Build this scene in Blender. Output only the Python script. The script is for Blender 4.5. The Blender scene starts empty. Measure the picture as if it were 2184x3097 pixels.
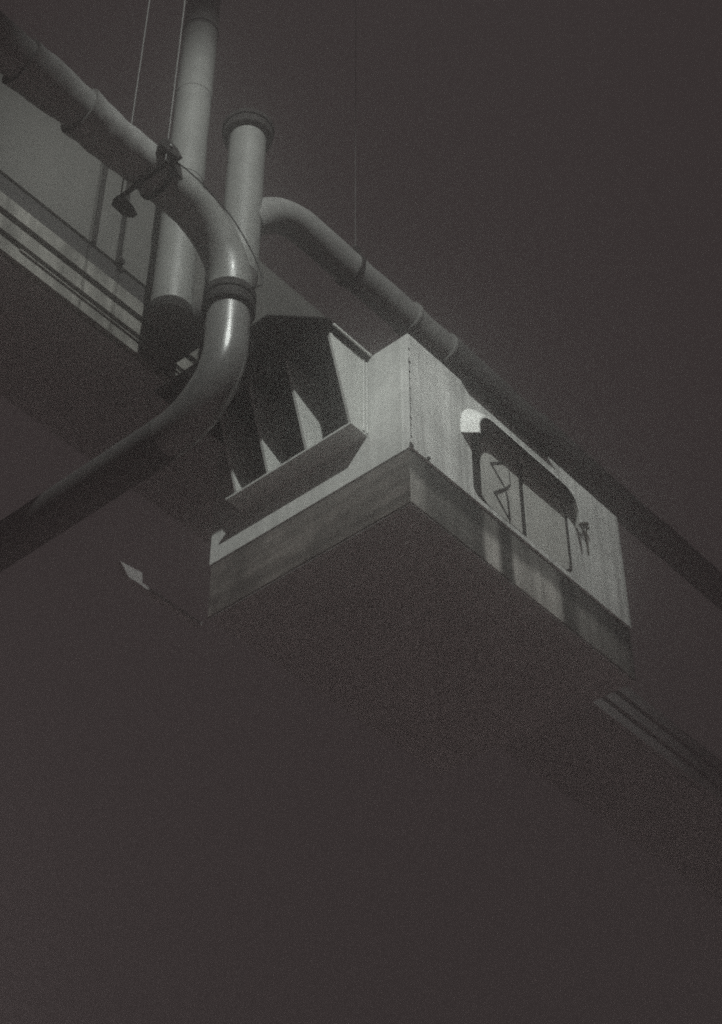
import bpy, bmesh, math, random
from mathutils import Vector, Matrix, noise
random.seed(7)
PI = math.pi
sc = bpy.context.scene
COL = sc.collection

# ------------------------------------------------------------------ camera
def view_matrix(heading, pitch, roll, loc):
    f = Vector((math.cos(pitch)*math.sin(heading), math.cos(pitch)*math.cos(heading), math.sin(pitch)))
    r = Vector((math.cos(heading), -math.sin(heading), 0)); u = r.cross(f)
    R = r*math.cos(roll)+u*math.sin(roll); U = u*math.cos(roll)-r*math.sin(roll)
    m = Matrix((R, U, -f)).transposed().to_4x4(); m.translation = Vector(loc)
    return m
cd = bpy.data.cameras.new('camera'); cam = bpy.data.objects.new('camera', cd); COL.objects.link(cam)
cam.matrix_world = view_matrix(math.radians(49.16), math.radians(41.98), math.radians(-.056), (0, 0, 1.6))
cd.sensor_fit = 'VERTICAL'; cd.sensor_height = 36; cd.sensor_width = 24; cd.lens = 61.5
cd.clip_start = .1; cd.clip_end = 3000
sc.camera = cam

# ------------------------------------------------------------------ night sky, lamps, exposure
w = bpy.data.worlds.new('World'); sc.world = w; w.use_nodes = True
bg = w.node_tree.nodes['Background']
bg.inputs['Color'].default_value = (.0385, .0306, .0306, 1); bg.inputs['Strength'].default_value = 1.0
sc.view_settings.view_transform = 'Standard'; sc.view_settings.look = 'None'
sc.view_settings.exposure = 0; sc.view_settings.gamma = 1; sc.view_settings.use_curve_mapping = False
sc.cycles.use_denoising = False; sc.cycles.sample_clamp_indirect = .6; sc.cycles.sample_clamp_direct = 3
sc.cycles.max_bounces = 8; sc.cycles.diffuse_bounces = 3; sc.cycles.volume_bounces = 4
sc.cycles.filter_width = 1.9
FLOOD = Vector((1.45, .15, 18.5)); FLOOD_AIM = Vector((7.6, 7.3, 14.0))
HAZE = .04; HAZE_G = .95
FLOOD_W = 8600; FLOOD_COL = (.96, 1, .95); FLOOD_ANGLE = 46; FLOOD_BLEND = .68; FLOOD_R = .09
FILL_W = 6000; FILL_COL = (1, .84, .84)
FILL_SPOTS = [(-4, -3, 7.6), (12, -4, 7.6), (17, 6, 7.6), (2, 13, 7.6), (21, 19, 7.6)]

# ------------------------------------------------------------------ materials
def mat(name, color, rough=.6, metal=0, grit=.07, grit_scale=160, blotch=.25, blotch_scale=1.6,
        streak=0, streak_axis='z', streak_scale=9, bump=.15, spec=.4, coat=0, hook=None, speck=0):
    m = bpy.data.materials.new(name); m.use_nodes = True
    nt = m.node_tree; N = nt.nodes; L = nt.links
    b = N['Principled BSDF']; b.inputs['Roughness'].default_value = rough
    b.inputs['Metallic'].default_value = metal; b.inputs['Specular IOR Level'].default_value = spec
    b.inputs['Coat Weight'].default_value = coat; b.inputs['Coat Roughness'].default_value = .18
    geo = N.new('ShaderNodeNewGeometry'); pos = geo.outputs['Position']
    def nz(scale, detail=3, vec=pos, rgh=.55):
        n = N.new('ShaderNodeTexNoise'); n.inputs['Scale'].default_value = scale
        n.inputs['Detail'].default_value = detail; n.inputs['Roughness'].default_value = rgh
        L.new(vec, n.inputs['Vector']); return n.outputs['Fac']
    def math_(op, a, bb=None, clamp=False):
        n = N.new('ShaderNodeMath'); n.operation = op; n.use_clamp = clamp
        for i, v in enumerate((a, bb)):
            if v is None: continue
            if isinstance(v, (int, float)): n.inputs[i].default_value = v
            else: L.new(v, n.inputs[i])
        return n.outputs[0]
    def rng(v, a, bb, c, d):
        n = N.new('ShaderNodeMapRange'); L.new(v, n.inputs[0])
        for i, x in enumerate((a, bb, c, d)): n.inputs[i+1].default_value = x
        return n.outputs[0]
    def mapv(scale):
        n = N.new('ShaderNodeMapping'); n.inputs['Scale'].default_value = scale; L.new(pos, n.inputs[0]); return n.outputs[0]
    fac = rng(nz(grit_scale, 2), .25, .75, 1-grit, 1+grit)
    if blotch:
        fac = math_('MULTIPLY', fac, rng(nz(blotch_scale, 5), .3, .7, 1-blotch, 1+blotch*.35))
        fac = math_('MULTIPLY', fac, rng(nz(blotch_scale*9, 4), .3, .7, 1-blotch*.35, 1+blotch*.2))
    if streak:
        s = {'z': (streak_scale, streak_scale, .45), 'y': (streak_scale*2, .5, streak_scale*1.5), 'x': (.5, streak_scale*2, streak_scale*1.5)}[streak_axis]
        fac = math_('MULTIPLY', fac, rng(nz(1.0, 4, mapv(s)), .35, .68, 1+streak*.25, 1-streak))
    if speck:
        fac = math_('MULTIPLY', fac, rng(nz(22, 3), .66, .74, 1, 1-speck))
    if hook: fac = hook(fac, pos, nz, math_, rng, N, L)
    mx = N.new('ShaderNodeMix'); mx.data_type = 'RGBA'; mx.blend_type = 'MULTIPLY'; mx.inputs[0].default_value = 1
    cmb = N.new('ShaderNodeCombineColor')
    for i in range(3): L.new(fac, cmb.inputs[i])
    mx.inputs[6].default_value = (*color, 1); L.new(cmb.outputs[0], mx.inputs[7])
    L.new(mx.outputs[2], b.inputs['Base Color'])
    if bump:
        bp = N.new('ShaderNodeBump'); bp.inputs['Strength'].default_value = bump; bp.inputs['Distance'].default_value = .01
        L.new(nz(38, 4), bp.inputs['Height']); L.new(bp.outputs[0], b.inputs['Normal'])
    L.new(rng(nz(6, 4), .3, .7, rough*.85, min(1, rough*1.2)), b.inputs['Roughness'])
    return m

def bands(stops, axis, wob=.05):
    """stains and darker bands of a fixed shape along one axis: list of (coordinate, darkness)"""
    def hook(fac, pos, nz, math_, rng, N, L):
        sep = N.new('ShaderNodeSeparateXYZ'); L.new(pos, sep.inputs[0])
        v = math_('ADD', sep.outputs[axis], rng(nz(2.6, 4), 0, 1, -wob, wob))
        lo, hi = stops[0][0], stops[-1][0]
        cr = N.new('ShaderNodeValToRGB'); el = cr.color_ramp.elements
        while len(el) < len(stops): el.new(.5)
        for e, (x, k) in zip(el, stops): e.position = (x-lo)/(hi-lo); e.color = (k, k, k, 1)
        L.new(rng(v, lo, hi, 0, 1), cr.inputs[0])
        return math_('MULTIPLY', fac, cr.outputs[0])
    return hook
def both(*hs):
    def hook(fac, *a):
        for h in hs: fac = h(fac, *a)
        return fac
    return hook

M = {}
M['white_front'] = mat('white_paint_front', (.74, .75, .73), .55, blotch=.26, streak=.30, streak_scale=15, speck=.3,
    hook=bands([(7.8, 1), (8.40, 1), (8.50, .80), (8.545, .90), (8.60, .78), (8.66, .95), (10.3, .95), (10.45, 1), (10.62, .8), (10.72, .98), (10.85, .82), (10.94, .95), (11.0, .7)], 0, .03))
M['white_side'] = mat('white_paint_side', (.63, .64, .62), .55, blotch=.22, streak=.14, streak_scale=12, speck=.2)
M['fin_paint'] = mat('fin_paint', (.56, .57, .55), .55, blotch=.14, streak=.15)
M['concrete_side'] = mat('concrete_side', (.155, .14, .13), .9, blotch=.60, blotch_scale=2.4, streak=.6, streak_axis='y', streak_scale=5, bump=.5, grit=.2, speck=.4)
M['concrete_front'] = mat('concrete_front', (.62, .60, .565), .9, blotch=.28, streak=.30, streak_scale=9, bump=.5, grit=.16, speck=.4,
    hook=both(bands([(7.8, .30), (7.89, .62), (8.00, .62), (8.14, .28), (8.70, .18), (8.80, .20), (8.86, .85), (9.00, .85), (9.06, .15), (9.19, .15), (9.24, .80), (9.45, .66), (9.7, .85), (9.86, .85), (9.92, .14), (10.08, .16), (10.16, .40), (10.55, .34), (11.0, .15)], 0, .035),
              bands([(10.7, 1), (11.06, 1), (11.15, .36), (11.30, .26), (11.4, .34)], 2, .05)))  # second set: darker towards the top of the band
M['board'] = mat('window_board', (.50, .50, .475), .7, blotch=.25, streak=.12, streak_scale=7, speck=.55, grit=.14)
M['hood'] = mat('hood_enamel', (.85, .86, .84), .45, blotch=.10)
M['jacket'] = mat('pipe_jacket', (.20, .20, .195), .48, blotch=.22, blotch_scale=2.4, bump=.12, spec=.35, coat=.03)
M['pipe'] = mat('pipe_paint', (.185, .187, .18), .42, blotch=.16, blotch_scale=2, streak=.06, streak_scale=8, bump=.06, spec=.4, coat=.05)
M['gloss'] = mat('pipe_gloss_paint', (.15, .15, .146), .3, blotch=.18, blotch_scale=2, bump=.05, spec=.5, coat=.35)
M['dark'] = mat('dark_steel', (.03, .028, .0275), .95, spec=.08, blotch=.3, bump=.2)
M['rubber'] = mat('dark_coupling', (.028, .026, .0255), .8, spec=.15, blotch=.2, bump=.1)
M['soffit'] = mat('soffit_grey', (.29, .282, .28), .9, blotch=.12, bump=.2)
M['gallery'] = mat('gallery_cladding', (.095, .093, .088), .7, blotch=.12, streak=.06, bump=.05)
M['gallery_band'] = mat('gallery_band_paint', (.032, .03, .03), .7, blotch=.2, streak=.12, streak_axis='x', streak_scale=4)
M['gallery_rail'] = mat('gallery_rail_paint', (.20, .195, .18), .7, blotch=.40, blotch_scale=3, streak=.35, streak_scale=8)
M['dim_grey'] = mat('dim_grey_tone', (.10, .096, .094), .9, blotch=.2, bump=.1, spec=.1)  # darkened tone, so the pipe ends sink into the shade
M['unlit_run'] = mat('unlit_run_tone', (.10, .098, .096), .7, blotch=.25, bump=.1, spec=.15)  # dark tone standing in for light fading along the far pipe runs
M['wire'] = mat('black_wire', (.02, .02, .02), .6, blotch=0, bump=0)
M['rod'] = mat('galvanised_rod', (.09, .09, .088), .5, blotch=.1, bump=0)
M['paint_mark'] = mat('black_spray_paint', (.035, .033, .033), .7, blotch=.2, bump=0)
M['ground'] = mat('yard_concrete', (.34, .33, .32), .95, blotch=.35, blotch_scale=.5, bump=.4, grit=.2)
M['weed'] = mat('dry_weed', (.05, .045, .035), .8, blotch=.2, bump=0)
M['mast'] = mat('mast_steel', (.30, .30, .30), .5, blotch=.15)

# ------------------------------------------------------------------ helpers
def obj(name, bm, m, parent=None, smooth=False, bevel=0):
    me = bpy.data.meshes.new(name); bmesh.ops.recalc_face_normals(bm, faces=bm.faces); bm.to_mesh(me); bm.free()
    if m: me.materials.append(m)
    if smooth:
        for p in me.polygons: p.use_smooth = True
        me.set_sharp_from_angle(angle=math.radians(38))
    o = bpy.data.objects.new(name, me); COL.objects.link(o)
    if parent is not None:
        o.parent = parent
        d = Vector((0, 0, 0)); q = parent
        while q is not None: d += q.location; q = q.parent
        o.location = -d
    if bevel:
        md = o.modifiers.new('bevel', 'BEVEL'); md.width = bevel; md.segments = 2; md.limit_method = 'ANGLE'
    return o
def thing(name, label, cat, loc, group=None):
    o = bpy.data.objects.new(name, None); COL.objects.link(o); o.location = loc
    o['label'] = label; o['category'] = cat
    if group: o['group'] = group
    return o
def box(bm, x0, x1, y0, y1, z0, z1):
    vs = [bm.verts.new((x, y, z)) for x in (x0, x1) for y in (y0, y1) for z in (z0, z1)]
    for f in ((0, 1, 3, 2), (4, 6, 7, 5), (0, 4, 5, 1), (2, 3, 7, 6), (0, 2, 6, 4), (1, 5, 7, 3)): bm.faces.new([vs[i] for i in f])
def bx(*a):
    bm = bmesh.new(); box(bm, *a); return bm
def prism(bm, pts, axis, a, b):
    """polygon in the two other axes, extruded along axis from a to b"""
    def P(p, t):
        return {0: (t, p[0], p[1]), 1: (p[0], t, p[1]), 2: (p[0], p[1], t)}[axis]
    A = [bm.verts.new(P(p, a)) for p in pts]; B = [bm.verts.new(P(p, b)) for p in pts]
    n = len(pts); bm.faces.new(A); bm.faces.new(B[::-1])
    for i in range(n): bm.faces.new((A[i], B[i], B[(i+1) % n], A[(i+1) % n]))
def frames(path):
    T = []
    for i in range(len(path)):
        t = (path[min(i+1, len(path)-1)]-path[max(i-1, 0)]).normalized(); T.append(t)
    n = T[0].orthogonal().normalized(); out = []
    for t in T:
        n = (n-t*n.dot(t)).normalized(); out.append((t, n, t.cross(n)))
    return out
def tube(bm, path, rad, seg=40, cap=True, wob=0, seed=0, wscale=5):
    path = [Vector(p) for p in path]; F = frames(path); rings = []
    for i, (p, (t, n, b)) in enumerate(zip(path, F)):
        r = rad(i/(len(path)-1)) if callable(rad) else rad
        ring = []
        for k in range(seg):
            a = 2*PI*k/seg; d = n*math.cos(a)+b*math.sin(a)
            q = p+d*r
            if wob: q += d*wob*(noise.noise(q*wscale+Vector((seed, 0, 0)))+.6*noise.noise(q*wscale*2.7+Vector((0, seed, 0))))
            ring.append(bm.verts.new(q))
        rings.append(ring)
    for A, B in zip(rings, rings[1:]):
        for k in range(seg): bm.faces.new((A[k], A[(k+1) % seg], B[(k+1) % seg], B[k]))
    if cap: bm.faces.new(rings[0][::-1]); bm.faces.new(rings[-1])
def lathe(bm, base, axis, prof, seg=48):
    """prof: list of (distance along axis, radius)"""
    base = Vector(base); t = Vector(axis).normalized(); n = t.orthogonal().normalized(); b = t.cross(n); rings = []
    for h, r in prof:
        rings.append([bm.verts.new(base+t*h+(n*math.cos(2*PI*k/seg)+b*math.sin(2*PI*k/seg))*r) for k in range(seg)])
    for A, B in zip(rings, rings[1:]):
        for k in range(seg): bm.faces.new((A[k], A[(k+1) % seg], B[(k+1) % seg], B[k]))
    bm.faces.new(rings[0][::-1]); bm.faces.new(rings[-1])
def line(a, b, n):
    a, b = Vector(a), Vector(b); return [a.lerp(b, i/n) for i in range(n+1)]
def arc(c, u, v, r, a0=0, a1=PI/2, n=20):
    c, u, v = Vector(c), Vector(u), Vector(v)
    return [c+(u*math.cos(a0+(a1-a0)*i/n)+v*math.sin(a0+(a1-a0)*i/n))*r for i in range(n+1)]
def smoothpath(pts, n=10):
    pts = [Vector(p) for p in pts]; out = []
    for i in range(len(pts)-1):
        p0, p1, p2, p3 = pts[max(i-1, 0)], pts[i], pts[i+1], pts[min(i+2, len(pts)-1)]
        for k in range(n):
            t = k/n
            out.append(.5*((2*p1)+(p2-p0)*t+(2*p0-5*p1+4*p2-p3)*t*t+(3*p1-p0-3*p2+p3)*t**3))
    out.append(pts[-1]); return out
def ring(bm, c, axis, r0, r1, h):
    """a band of inner radius r0, outer r1, length h, centred on c"""
    c = Vector(c); t = Vector(axis).normalized()
    lathe(bm, c-t*h/2, t, [(0, r0), (0, r1*.985), (h*.08, r1), (h*.92, r1), (h, r1*.985), (h, r0)])

# ------------------------------------------------------------------ ground
bm = bmesh.new()
S = 190
vs = [bm.verts.new(p) for p in ((-S, -S, 0), (S, -S, 0), (S, S, 0), (-S, S, 0))]; bm.faces.new(vs)
g = obj('ground', bm, M['ground']); g['kind'] = 'structure'

# ------------------------------------------------------------------ dark tones lifted by an added mist
hz = obj('haze', bx(-195, 195, -195, 195, -1.0, 27.0), None); hz['kind'] = 'stuff'
hm = bpy.data.materials.new('veil_mist'); hm.use_nodes = True; nt = hm.node_tree; nt.nodes.clear()
vo = nt.nodes.new('ShaderNodeVolumePrincipled'); vo.inputs['Color'].default_value = (.97, .97, .97, 1)
vo.inputs['Density'].default_value = HAZE; vo.inputs['Anisotropy'].default_value = HAZE_G
nt.links.new(vo.outputs[0], nt.nodes.new('ShaderNodeOutputMaterial').inputs['Volume']); hz.data.materials.append(hm)

# ------------------------------------------------------------------ overhead gallery (long clad corridor behind the pipes)
GX0, GX1, GY = -6.0, 34.0, 8.55
PX1 = 11.0   # the clad part ends here, the deck runs on
gal = thing('overhead_gallery', 'long raised gallery clad in grey sheet above three pale rails', 'gallery', (6.5, GY, 13.2))
obj('soffit', bx(GX0, GX1, GY+.07, 9.9, 13.2, 13.26), M['soffit'], gal)
obj('gallery_body', bx(GX0, PX1, GY+.10, 9.9, 13.262, 15.775), M['dark'], gal)
obj('deck', bx(PX1, GX1, GY+.10, 9.9, 13.262, 13.88), M['soffit'], gal)
obj('roof_sheet', bx(GX0, PX1, GY+.004, 9.95, 15.778, 15.81), M['gallery'], gal)
xs = [GX0, -3.2, 0.1, 3.35, 7.10, 9.85, PX1]
for a, b in zip(xs, xs[1:]):
    obj('cladding_panel', bx(a+.011, b-.011, GY, GY+.095, 14.12, 15.775), M['gallery'], gal, bevel=.004)
obj('sill_band', bx(GX0, PX1, GY+.025, GY+.095, 13.872, 14.112), M['gallery_band'], gal)
for x in (6.15, 6.45): obj('mullion', bx(x-.024, x+.024, GY-.02, GY-.001, 14.125, 15.76), M['dark'], gal)
bm = bmesh.new(); lathe(bm, (6.47, GY-.001, 14.13), (0, -1, 0), [(0, .035), (.05, .035), (.06, .02)], 14); obj('knob', bm, M['dark'], gal)
for lx in (-5, 32):
    for ly in (8.8, 9.7): obj('support_leg', bx(lx-.15, lx+.15, ly-.15, ly+.15, 0, 13.198), M['dark'], gal)
for z0, z1, dy in ((13.69, 13.868, 0), (13.43, 13.60, -.004), (13.20, 13.36, .004)):
    for i, (a, b) in enumerate(((GX0, 1.4), (1.4, 7.45), (7.45, 13.5), (13.5, 19.5), (19.5, 25.5), (25.5, GX1))):
        obj('rail', bx(a+.003, b-.003, GY+dy, GY+.065, z0, z1), M['gallery_rail' if a < 13 else 'soffit'], gal, bevel=.005)  # far rails take a paler grey in place of light reaching them
obj('edge_lip', bx(5.4, 7.4, GY-.016, GY+.003, 13.335, 13.349), M['gallery_rail'], gal)

# ------------------------------------------------------------------ tower bay (white box with the concrete band)
KX, KY, X1, Y1 = 7.864, 6.272, 10.98, 8.53
Z0, ZB, ZT = 10.775, 11.352, 12.69
bay = thing('tower_bay', 'white painted box bay jutting out over a stained concrete band, with a hooded boarded window', 'building', ((KX+X1)/2, (KY+Y1)/2, Z0))
# front wall with the round cornered window opening
WX0, WX1, WZ0, WZ1, WR = 8.69, 10.10, 11.405, 12.30, .22
BX0, BX1 = 8.835, 10.075
def roundrect(x0, x1, z0, z1, rb, rt, n=10):
    pts = []
    for cx, cz, a0, r in ((x1-rb, z0+rb, -PI/2, rb), (x1-rt, z1-rt, 0, rt), (x0+rt, z1-rt, PI/2, rt), (x0+rb, z0+rb, PI, rb)):
        for i in range(n+1):
            a = a0+PI/2*i/n; pts.append((cx+r*math.cos(a), cz+r*math.sin(a)))
    return pts
hole = roundrect(WX0, WX1, WZ0, WZ1, .10, WR)
bm = bmesh.new()
def loop(pts, y): return [bm.verts.new((x, y, z)) for x, z in pts]
outer = [(KX, ZB), (X1, ZB), (X1, ZT), (KX, ZT)]
# subdivide the outline a little so the edge is not perfectly straight
op = []
for i in range(4):
    a, b = outer[i], outer[(i+1) % 4]
    for k in range(14):
        t = k/14; op.append((a[0]+(b[0]-a[0])*t, a[1]+(b[1]-a[1])*t))
op = [(x, z+(.006*noise.noise(Vector((x*5, z, 3))) if KX+.01 < x < X1-.01 else 0)) for x, z in op]
va = loop(op, KY); vb = loop(hole, KY); es = []
for L_ in (va, vb):
    for i in range(len(L_)): es.append(bm.edges.new((L_[i], L_[(i+1) % len(L_)])))
r = bmesh.ops.triangle_fill(bm, edges=es, use_beauty=True)
fs = [f for f in bm.faces]
ex = bmesh.ops.extrude_face_region(bm, geom=fs)
bmesh.ops.translate(bm, verts=[v for v in ex['geom'] if isinstance(v, bmesh.types.BMVert)], vec=(0, .08, 0))
obj('front_wall', bm, M['white_front'], bay)
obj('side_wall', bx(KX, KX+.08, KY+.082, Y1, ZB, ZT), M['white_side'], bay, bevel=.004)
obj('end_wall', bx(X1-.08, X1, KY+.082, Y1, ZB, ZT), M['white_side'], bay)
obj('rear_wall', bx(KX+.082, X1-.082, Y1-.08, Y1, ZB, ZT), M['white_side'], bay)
obj('roof_sheet', bx(KX+.02, X1-.02, KY+.02, Y1-.01, ZT+.002, ZT+.012), M['dark'], bay)
# concrete band
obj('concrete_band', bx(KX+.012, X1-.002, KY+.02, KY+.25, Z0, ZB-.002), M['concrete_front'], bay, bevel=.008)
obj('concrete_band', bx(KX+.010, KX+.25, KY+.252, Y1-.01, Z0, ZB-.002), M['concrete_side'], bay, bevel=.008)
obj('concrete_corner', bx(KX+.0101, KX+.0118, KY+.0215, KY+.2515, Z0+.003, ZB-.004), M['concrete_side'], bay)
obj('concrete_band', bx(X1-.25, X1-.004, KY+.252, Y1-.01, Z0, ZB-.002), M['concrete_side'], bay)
obj('soffit', bx(KX+.02, X1-.012, KY+.03, Y1-.02, Z0-.012, Z0-.003), M['soffit'], bay)
for x in (9.2, 10.4): obj('support_post', bx(x, x+.2, 8.3, 8.5, ZT+.013, 13.5), M['dark'], bay)
# corner seam: dark joint with fixings
bm = bmesh.new(); box(bm, KX+.006, KX+.011, KY-.0025, KY+.002, 11.45, 12.40); seam = obj('corner_seam', bm, M['dark'], bay)
rz = [11.375, 11.47, 11.60, 11.68, 11.79, 11.90, 12.02, 12.14, 12.22, 12.34, 12.50]
for i, z in enumerate(rz):
    bm = bmesh.new(); rr = (.026 if i == 0 else (.013 if i > 8 else random.uniform(.007, .011)))
    lathe(bm, (KX+.010, KY+.001, z), (0, -1, 0), [(0, rr), (.004, rr), (.008, rr*.6)], 12)
    obj('rivet', bm, M['dark'], bay)
bm = bmesh.new(); lathe(bm, (8.08, KY+.001, ZB+.015), (0, -1, 0), [(0, .016), (.02, .015), (.026, .008)], 12); obj('bolt', bm, M['dark'], bay)
# window: boarded, with reveal and hood
bm = bmesh.new()
hi = roundrect(WX0+.004, WX1-.004, WZ0+.004, WZ1-.004, .096, WR-.004); n = len(hi)
A = [bm.verts.new((x, KY+.004, z)) for x, z in hole]; B = [bm.verts.new((x, KY+.16, z)) for x, z in hole]
C = [bm.verts.new((x, KY+.16, z)) for x, z in hi]; D = [bm.verts.new((x, KY+.004, z)) for x, z in hi]
for P, Q in ((A, B), (B, C), (C, D), (D, A)):
    for i in range(n): bm.faces.new((P[i], P[(i+1) % n], Q[(i+1) % n], Q[i]))
win = obj('window', bm, M['dark'], bay)
YB = KY+.012
def clipped(x0, x1):
    """outline of the opening between two x values"""
    pts = []
    for x, z in roundrect(BX0, BX1, WZ0+.028, WZ1-.01, .10, .20, 8):
        pts.append((min(max(x, x0), x1), z))
    out = []
    for p in pts:
        if not out or (abs(p[0]-out[-1][0])+abs(p[1]-out[-1][1])) > 1e-4: out.append(p)
    return out
XD = 9.42
bm = bmesh.new(); prism(bm, clipped(BX0, XD-.042), 1, YB, YB+.012); bd = obj('board', bm, M['board'], win)
bm = bmesh.new(); prism(bm, clipped(XD+.042, BX1), 1, YB+.004, YB+.016); obj('board', bm, M['board'], win)
obj('backing', bx(WX0+.01, WX1-.01, KY+.035, KY+.15, WZ0+.02, WZ1-.02), M['dark'], win)
# paint mark on the left board: an angular figure eight
def stroke(bm, p, q, wd, y):
    p, q = Vector((p[0], 0, p[1])), Vector((q[0], 0, q[1])); d = (q-p).normalized(); nn = Vector((-d.z, 0, d.x))
    a = [p+nn*wd/2, q+nn*wd/2, q-nn*wd/2, p-nn*wd/2]
    prism(bm, [(v.x, v.z) for v in a], 1, y-.002, y+.003)
MARK = [((9.178, 12.12), (8.965, 11.955), .028), ((8.975, 11.965), (9.165, 11.80), .022), ((9.235, 12.06), (9.24, 11.90), .007),
        ((9.24, 11.90), (9.165, 11.79), .018), ((9.20, 11.835), (8.99, 11.63), .028), ((8.995, 11.645), (9.20, 11.45), .020), ((9.20, 11.47), (9.19, 11.69), .030), ((9.19, 11.69), (9.16, 11.80), .018)]
bm = bmesh.new()
for i, (p, q, wd) in enumerate(MARK): stroke(bm, p, q, wd, YB-.0024*(i % 3)-.001)
obj('painted_mark', bm, M['paint_mark'], win)
# hood: an eyebrow of bent sheet over the opening
def eyebrow(x0, x1, zt, r, zl, zr, n=12):
    pts = [(x0, zl)]+[(x0+r-r*math.cos(PI/2*i/n), zt-r+r*math.sin(PI/2*i/n)) for i in range(n+1)]
    return pts+[(x1-r+r*math.sin(PI/2*i/n), zt-r+r*math.cos(PI/2*i/n)) for i in range(n+1)]+[(x1, zr)]
HP = .15
base = eyebrow(8.55, 10.225, 12.485, .36, 12.022, 12.05)
lip = eyebrow(8.614, 10.07, 12.262, .20, 11.972, 11.935)
bm = bmesh.new(); ROW = []
for i in range(len(base)):
    (x, z), (u, v) = base[i], lip[i]
    cx, cz = 9.4, 12.0
    def inn(p, t): 
        d = math.hypot(p[0]-cx, (p[1]-cz)*2); return (p[0]+(cx-p[0])/d*t*(1 if abs(p[0]-cx) > .5 else .3), p[1]-t*.8 if p[1] > 12.1 else p[1])
    bi, li = inn(base[i], .014), inn(lip[i], .014)
    ROW.append([bm.verts.new((x, KY-.001, z)), bm.verts.new((u, KY-HP, v)), bm.verts.new((li[0], KY-HP, li[1])), bm.verts.new((bi[0], KY-.001, bi[1]))])
for a, b in zip(ROW, ROW[1:]):
    for k in range(4): bm.faces.new((a[k], a[(k+1) % 4], b[(k+1) % 4], b[k]))
bm.faces.new(ROW[0]); bm.faces.new(ROW[-1][::-1])
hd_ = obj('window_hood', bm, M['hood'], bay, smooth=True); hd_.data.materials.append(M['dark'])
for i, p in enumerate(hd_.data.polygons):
    if i < 4*(len(base)-1) and i % 4 == 2 and i//4 < len(base)-6: p.material_index = 1   # inside coloured dark, standing in for the shade under the hood
obj('shadow_flashing', bx(8.60, 9.86, KY-.085, KY-.001, 12.672, 12.690), M['dark'], bay, bevel=.004)  # added sheet, its overhang makes the dark strip below the roof edge
# fins on the left face, with a ledge below and a plate above
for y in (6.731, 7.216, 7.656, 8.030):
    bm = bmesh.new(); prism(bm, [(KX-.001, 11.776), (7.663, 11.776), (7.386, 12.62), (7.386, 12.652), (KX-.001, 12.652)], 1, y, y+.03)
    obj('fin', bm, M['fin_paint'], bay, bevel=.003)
bm = bmesh.new(); prism(bm, [(7.657, 11.752), (KX-.001, 11.752), (KX-.001, 11.774), (7.657, 11.774)], 1, 6.726, 8.16); obj('ledge', bm, M['fin_paint'], bay)
bm = bmesh.new(); prism(bm, [(KX-.001, 6.69), (7.385, 6.69), (7.30, 6.66), (6.93, 7.03), (6.93, 8.40), (KX-.001, 8.40)], 2, 12.684, 12.700); obj('canopy', bm, M['dark'], bay)
obj('canopy_beam', bx(7.34, 7.38, 6.76, 8.38, 12.655, 12.682), M['dim_grey'], bay)
obj('front_lip', bx(7.375, KX-.001, 6.672, 6.688, 12.680, 12.702), M['fin_paint'], bay)
for x in (KX-.055, KX-.012):
    bm = bmesh.new(); tube(bm, [(x, 6.722, 11.776), (x, 6.722, 12.62)], .011, 12); obj('corner_trim', bm, M['white_side'], bay, smooth=True)
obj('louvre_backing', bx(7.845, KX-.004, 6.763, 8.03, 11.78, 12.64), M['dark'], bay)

# ------------------------------------------------------------------ front insulated pipe
R1 = .183; Y_P = 6.9; XV = 6.366; ZH = 13.02
p1 = thing('insulated_pipe', 'fat wrapped pipe running in from the upper left that bends down through a dark coupling', 'pipe', (XV, Y_P, ZH))
secs = [(-1.0, 1.2), (1.2, 2.6), (2.6, 4.045), (4.045, 4.64), (4.64, 5.46)]
for i, (a, b) in enumerate(secs):
    bm = bmesh.new()
    tube(bm, line((a, Y_P, ZH), (b+.02, Y_P, ZH), 26), lambda t, i=i: R1+.026*(1-t)**7+.010*math.sin(t*PI)-.006+.012*(1-t)**1.5, 48, wob=.017, seed=i*3.1, wscale=3.2)
    obj('jacket_section', bm, M['jacket'], p1, smooth=True)
RB = .62
bm = bmesh.new()
pa = line((5.46, Y_P, ZH), (XV-RB, Y_P, ZH), 4)[:-1]+arc((XV-RB, Y_P, ZH-RB), (0, 0, 1), (1, 0, 0), RB, n=24)+line((XV, Y_P, ZH-RB), (XV, Y_P, 12.30), 2)[1:]
tube(bm, pa, R1, 48, wob=.004, wscale=4); obj('elbow', bm, M['pipe'], p1, smooth=True)
bm = bmesh.new()
lathe(bm, (XV, Y_P, 12.13), (0, 0, 1), [(0, R1-.01), (0, R1+.028), (.01, R1+.034), (.085, R1+.034), (.09, R1+.022), (.12, R1+.022), (.125, R1+.034), (.20, R1+.034), (.21, R1+.026), (.21, R1-.01)])
obj('coupling', bm, M['rubber'], p1, smooth=True)
bm = bmesh.new(); ring(bm, (XV, Y_P, 12.352), (0, 0, 1), R1-.01, R1+.012, .016); obj('coupling_lip', bm, M['pipe'], p1, smooth=True)
bm = bmesh.new(); RL = .60; ZL = 11.72
pa = line((XV, Y_P, 12.2), (XV, Y_P, ZL), 6)[:-1]+arc((XV, Y_P+RL, ZL), (0, -1, 0), (0, 0, -1), RL, n=24)
tube(bm, pa, R1-.005, 48, wob=.003, wscale=4); obj('lower_bend', bm, M['gloss'], p1, smooth=True)
bm = bmesh.new(); tube(bm, line((XV, Y_P+RL-.01, ZL-RL), (XV, 15.5, ZL-RL), 12), R1-.003, 48); obj('lower_run', bm, M['unlit_run'], p1, smooth=True)

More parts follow.
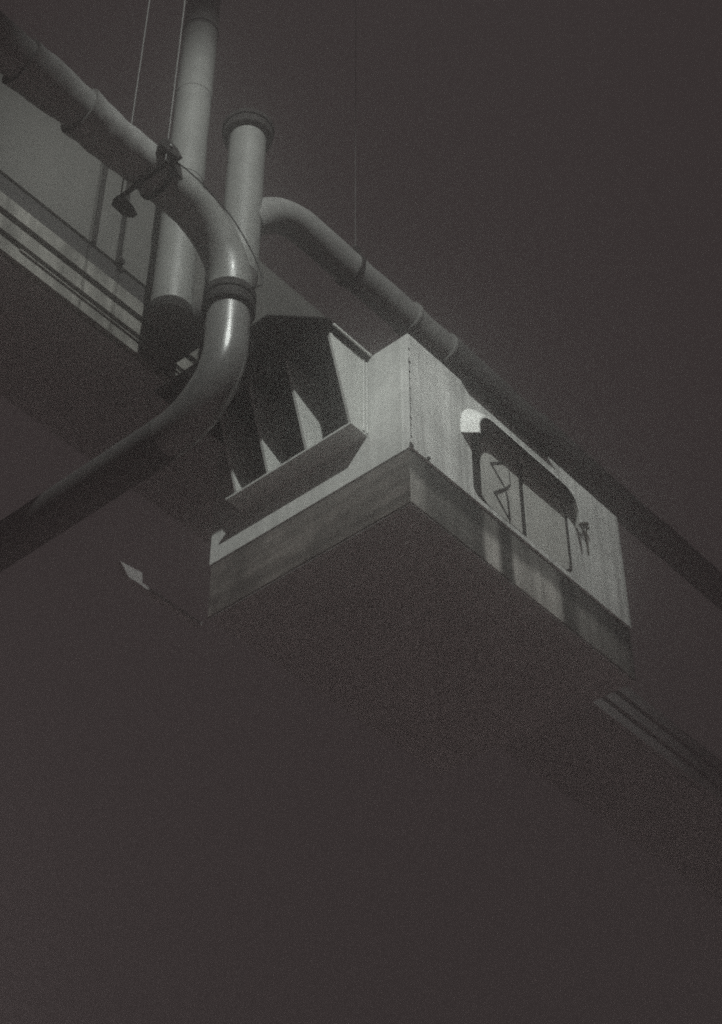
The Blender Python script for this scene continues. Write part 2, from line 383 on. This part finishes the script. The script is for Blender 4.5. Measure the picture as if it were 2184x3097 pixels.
# ------------------------------------------------------------------ middle upright pipe with its branch
R2 = .18; X2, Y2 = 7.0, 7.5
p2 = thing('upright_pipe', 'capped upright pipe with a side branch that curves away along the roof to the right', 'pipe', (X2, Y2, 13))
bm = bmesh.new()
tube(bm, line((X2, Y2, 15.72), (X2, Y2, 13.60), 12), R2, 48); obj('riser', bm, M['pipe'], p2, smooth=True)
bm = bmesh.new(); pa = arc((X2, Y2+.3, 13.62), (0, -1, 0), (0, 0, -1), .3, n=16)+line((X2, Y2+.3, 13.32), (X2, GY-.006, 13.32), 3)[1:]
tube(bm, pa, R2-.003, 48); obj('lower_bend', bm, M['dim_grey'], p2, smooth=True)
bm = bmesh.new(); lathe(bm, (X2, Y2, 15.64), (0, 0, 1), [(0, R2-.01), (0, R2+.045), (.012, R2+.06), (.10, R2+.06), (.105, R2+.075), (.15, R2+.078), (.17, R2+.07), (.18, .06)])
obj('end_cap', bm, M['rubber'], p2, smooth=True)
R4 = .172
axis4 = smoothpath([(7.05, Y2, 14.40), (7.22, Y2, 14.66), (7.45, Y2, 14.90), (7.70, Y2, 15.03), (8.0, Y2, 15.06), (8.5, Y2, 15.06), (9.0, Y2, 15.08), (9.42, Y2, 15.09)], 7)
bm = bmesh.new(); tube(bm, axis4, R4, 44, wob=.004); obj('branch', bm, M['jacket'], p2, smooth=True)
for i, (a, b) in enumerate(((9.40, 10.0), (9.98, 11.6), (11.58, 14.0), (13.98, 17), (16.98, 22), (21.98, 30))):
    bm = bmesh.new(); tube(bm, line((a, Y2, 15.09+.03*min(i, 3)), (b, Y2, 15.10+.03*min(i, 3)), 14), lambda t: R4-.002+.013*(1-t)**2, 44, wob=.008, seed=20+i, wscale=3)
    obj('jacket_section', bm, M['jacket' if i < 1 else 'unlit_run'], p2, smooth=True)
for x in (9.42, 10.0):
    bm = bmesh.new(); ring(bm, (x, Y2, 15.095), (1, 0, 0), R4-.01, R4+.02, .05); obj('band', bm, M['jacket'], p2, smooth=True)

# ------------------------------------------------------------------ rear upright pipe
X3, Y3, R3 = 6.655, 7.96, .18
p3 = thing('rear_pipe', 'tall pale upright pipe standing furthest back, right against the grey gallery', 'pipe', (X3, Y3, 13))
for i, (a, b) in enumerate(((13.18, 15.02), (15.0, 16.40), (16.38, 17.52), (17.5, 20), (19.98, 26))):
    bm = bmesh.new(); tube(bm, line((X3, Y3, a), (X3, Y3, b), 14), lambda t: R3+.006*(1-t)**3, 48, wob=.005, seed=40+i, wscale=2.6)
    obj('pipe_section', bm, M['pipe'], p3, smooth=True)
bm = bmesh.new(); ring(bm, (X3, Y3, 17.53), (0, 0, 1), R3-.01, R3+.012, .03); obj('band', bm, M['dark'], p3, smooth=True)
bm = bmesh.new(); ring(bm, (X3, Y3, 13.14), (0, 0, 1), .10, R3+.022, .08); obj('flange', bm, M['dark'], p3, smooth=True)
bm = bmesh.new(); lathe(bm, (X3, Y3, 13.086), (0, 0, 1), [(0, .02), (0, .185), (.012, .195)]); obj('blank_plate', bm, M['dim_grey'], p3)
obj('wall_bracket', bx(X3-.03, X3+.03, Y3+R3-.01, GY+.2, 15.812, 15.86), M['dark'], p3)

# ------------------------------------------------------------------ hangers and the beam overhead
GZ = 25.0
def rod(parent, x, y, z0, r=.0065):
    bm = bmesh.new(); tube(bm, [(x, y, z0), (x, y, GZ)], r, 8); obj('rod', bm, M['rod'], parent, smooth=True)
h1 = thing('pipe_hanger', 'trapeze hanger on two thin rods with dark clamps round the wrapped pipe', 'pipe hanger', (5.36, Y_P, 12.8), 'pipe hangers')
rod(h1, 5.35, 6.66, 12.84); rod(h1, 5.33, 7.14, 12.70)
bm = bmesh.new(); ring(bm, (5.50, Y_P, ZH), (1, 0, 0), R1+.003, R1+.022, .035); obj('strap', bm, M['dark'], h1, smooth=True)
obj('cross_bar', bx(5.31, 5.35, 6.60, 7.20, 12.80, 12.825), M['dark'], h1, bevel=.004)
for y, z in ((6.66, 13.06), (7.14, 12.74)):
    bm = bmesh.new(); prism(bm, [(5.27, z-.06), (5.40, z-.075), (5.50, z-.01), (5.44, z+.05), (5.33, z+.075), (5.28, z+.03)], 1, y-.03, y+.03)
    obj('clamp_plate', bm, M['dark'], h1, bevel=.004)
    bm = bmesh.new(); lathe(bm, (5.36, y-.032, z), (0, -1, 0), [(0, .018), (.012, .018), (.016, .01)], 6); obj('nut', bm, M['rod'], h1)
bm = bmesh.new(); prism(bm, [(5.44, 13.02), (5.52, 13.03), (5.56, 12.88), (5.50, 12.90)], 1, 6.675, 6.71); obj('strap_tail', bm, M['dark'], h1)
h2 = thing('pipe_hanger', 'single rod hanger with a dark ring clamp on the branch pipe above the white bay', 'pipe hanger', (8.5, Y2, 15.3), 'pipe hangers')
rod(h2, 8.5, 7.42, 15.26, .004)
bm = bmesh.new(); ring(bm, (8.52, Y2, 15.06), (1, 0, 0), R4+.004, R4+.022, .04); obj('strap', bm, M['dark'], h2, smooth=True)
obj('clamp_plate', bx(8.47, 8.54, 7.38, 7.46, 15.22, 15.31), M['dark'], h2, bevel=.004)
gb = thing('gantry_beam', 'dark steel beam high overhead that the hanger rods are fixed to', 'beam', (8, 7.3, GZ))
obj('web', bx(-2, 9.3, 7.27, 7.30, GZ+.03, GZ+.37), M['dark'], gb)
for z in (GZ, GZ+.372): obj('flange', bx(-2, 9.3, 6.6, 7.9, z, z+.028), M['dark'], gb)
# thin loose wire lying along the bend
wp = smoothpath([(5.44, 6.72, 13.08), (5.62, 6.73, 13.12), (5.86, 6.73, 13.11), (6.15, 6.71, 12.98), (6.38, 6.70, 12.77), (6.49, 6.69, 12.59), (6.515, 6.68, 12.46), (6.45, 6.67, 12.36), (6.38, 6.70, 12.31)], 8)
bm = bmesh.new(); tube(bm, wp, .006, 8); wr = obj('wire', bm, M['wire'], None, smooth=True)
wr['label'] = 'thin black wire trailing along the bend of the wrapped pipe'; wr['category'] = 'wire'

# ------------------------------------------------------------------ steel bracket catching light at the lower left
br = thing('steel_bracket', 'small grey steel bracket end catching light below the pipes at lower left', 'bracket', (7.05, 8.55, 10.7))
bm = bmesh.new(); prism(bm, [(6.905, 10.80), (7.15, 10.83), (7.165, 10.70), (7.015, 10.695)], 1, 8.55, 8.60); obj('plate', bm, M['soffit'], br, bevel=.003)
obj('arm', bx(7.10, 7.90, 8.602, 8.66, 10.75, 10.785), M['soffit'], br)

# ------------------------------------------------------------------ dry weed growing at the end of the hood
wd = thing('weed', 'sprig of dry weed at the right end of the window hood', 'plant', (10.37, KY-.01, 11.92))
bm = bmesh.new(); tube(bm, smoothpath([(10.375, KY-.003, 11.84), (10.355, KY-.02, 11.95), (10.315, KY-.03, 12.04), (10.28, KY-.04, 12.10)], 5), lambda t: .012-.005*t, 8)
tube(bm, smoothpath([(10.33, KY-.025, 12.01), (10.27, KY-.04, 12.035), (10.215, KY-.05, 12.06)], 4), .007, 6)
tube(bm, smoothpath([(10.335, KY-.025, 12.0), (10.335, KY-.04, 12.07), (10.325, KY-.05, 12.13)], 4), .007, 6); obj('stem', bm, M['weed'], wd, smooth=True)
for (x, z, r_) in ((10.275, 12.105, .020), (10.21, 12.064, .018), (10.235, 12.085, .012), (10.325, 12.14, .022), (10.305, 12.10, .018), (10.345, 12.105, .014)):
    bm = bmesh.new(); bmesh.ops.create_icosphere(bm, subdivisions=2, radius=r_)
    for v in bm.verts: v.co *= 1+.35*noise.noise(v.co*60)
    bmesh.ops.translate(bm, verts=bm.verts, vec=(x, KY-.05, z)); obj('bud', bm, M['weed'], wd, smooth=True)

# ------------------------------------------------------------------ floodlight, and fill lamps added to brighten the undersides
def spot(name, loc, aim, power, ang, blend, size, color, parent):
    l = bpy.data.lights.new(name, 'SPOT'); l.energy = power; l.spot_size = math.radians(ang); l.spot_blend = blend
    l.shadow_soft_size = size; l.color = color
    o = bpy.data.objects.new(name, l); COL.objects.link(o)
    q = (Vector(aim)-Vector(loc)).to_track_quat('-Z', 'Y'); o.rotation_euler = q.to_euler()
    o.parent = parent; o.location = Vector(loc)-parent.location
    return o
mb = Vector((1.2, -3.2, 0))
ms = thing('floodlight_mast', 'tall steel mast with one floodlight on a long arm, turned on the bay', 'floodlight', mb)
bm = bmesh.new(); tube(bm, [(mb.x, mb.y, 0), (mb.x, mb.y, 19.6)], lambda t: .13-.06*t, 24); obj('pole', bm, M['mast'], ms, smooth=True)
back = (FLOOD-FLOOD_AIM).normalized()
hd = FLOOD+back*.28
bm = bmesh.new(); tube(bm, [(mb.x, mb.y, 19.4), (hd.x, hd.y, 19.4), (hd.x, hd.y, hd.z)], .04, 12); obj('arm', bm, M['mast'], ms, smooth=True)
bm = bmesh.new(); lathe(bm, FLOOD-back*.06, back, [(0, .19), (0, .21), (.12, .20), (.24, .12), (.30, .08), (.30, .0), (.29, .0), (.20, .11), (.09, .185)], 32)
obj('lamp_head', bm, M['mast'], ms, smooth=True)
spot('floodlight', FLOOD-back*.08, FLOOD_AIM, FLOOD_W, FLOOD_ANGLE, FLOOD_BLEND, FLOOD_R, FLOOD_COL, ms)
WHERE = ['behind the camera on the left', 'beyond the bay on the right', 'furthest to the right', 'behind the gallery on the left', 'behind the gallery on the right']
for (x, y, z), where in zip(FILL_SPOTS, WHERE):  # added to light the ground, whose bounce brightens the undersides
    t = thing('fill_lamp', 'added fill lamp on a short post shining straight down, '+where, 'fill lamp', (x, y, 0), 'added fill lamps')
    bm = bmesh.new(); tube(bm, [(x, y, 0), (x, y, z+.2)], .06, 16); obj('pole', bm, M['mast'], t, smooth=True)
    bm = bmesh.new(); tube(bm, [(x, y, z+.15), (x+.8, y, z+.15)], .03, 10); obj('arm', bm, M['mast'], t, smooth=True)
    bm = bmesh.new(); lathe(bm, (x+.8, y, z), (0, 0, 1), [(0, .2), (0, .22), (.14, .2), (.18, .06), (.18, 0), (.15, 0), (.12, .18)], 24); obj('lamp_head', bm, M['mast'], t, smooth=True)
    spot('lamp', (x+.8, y, z+.02), (x+.8, y, 0), FILL_W, 150, .3, .15, FILL_COL, t)
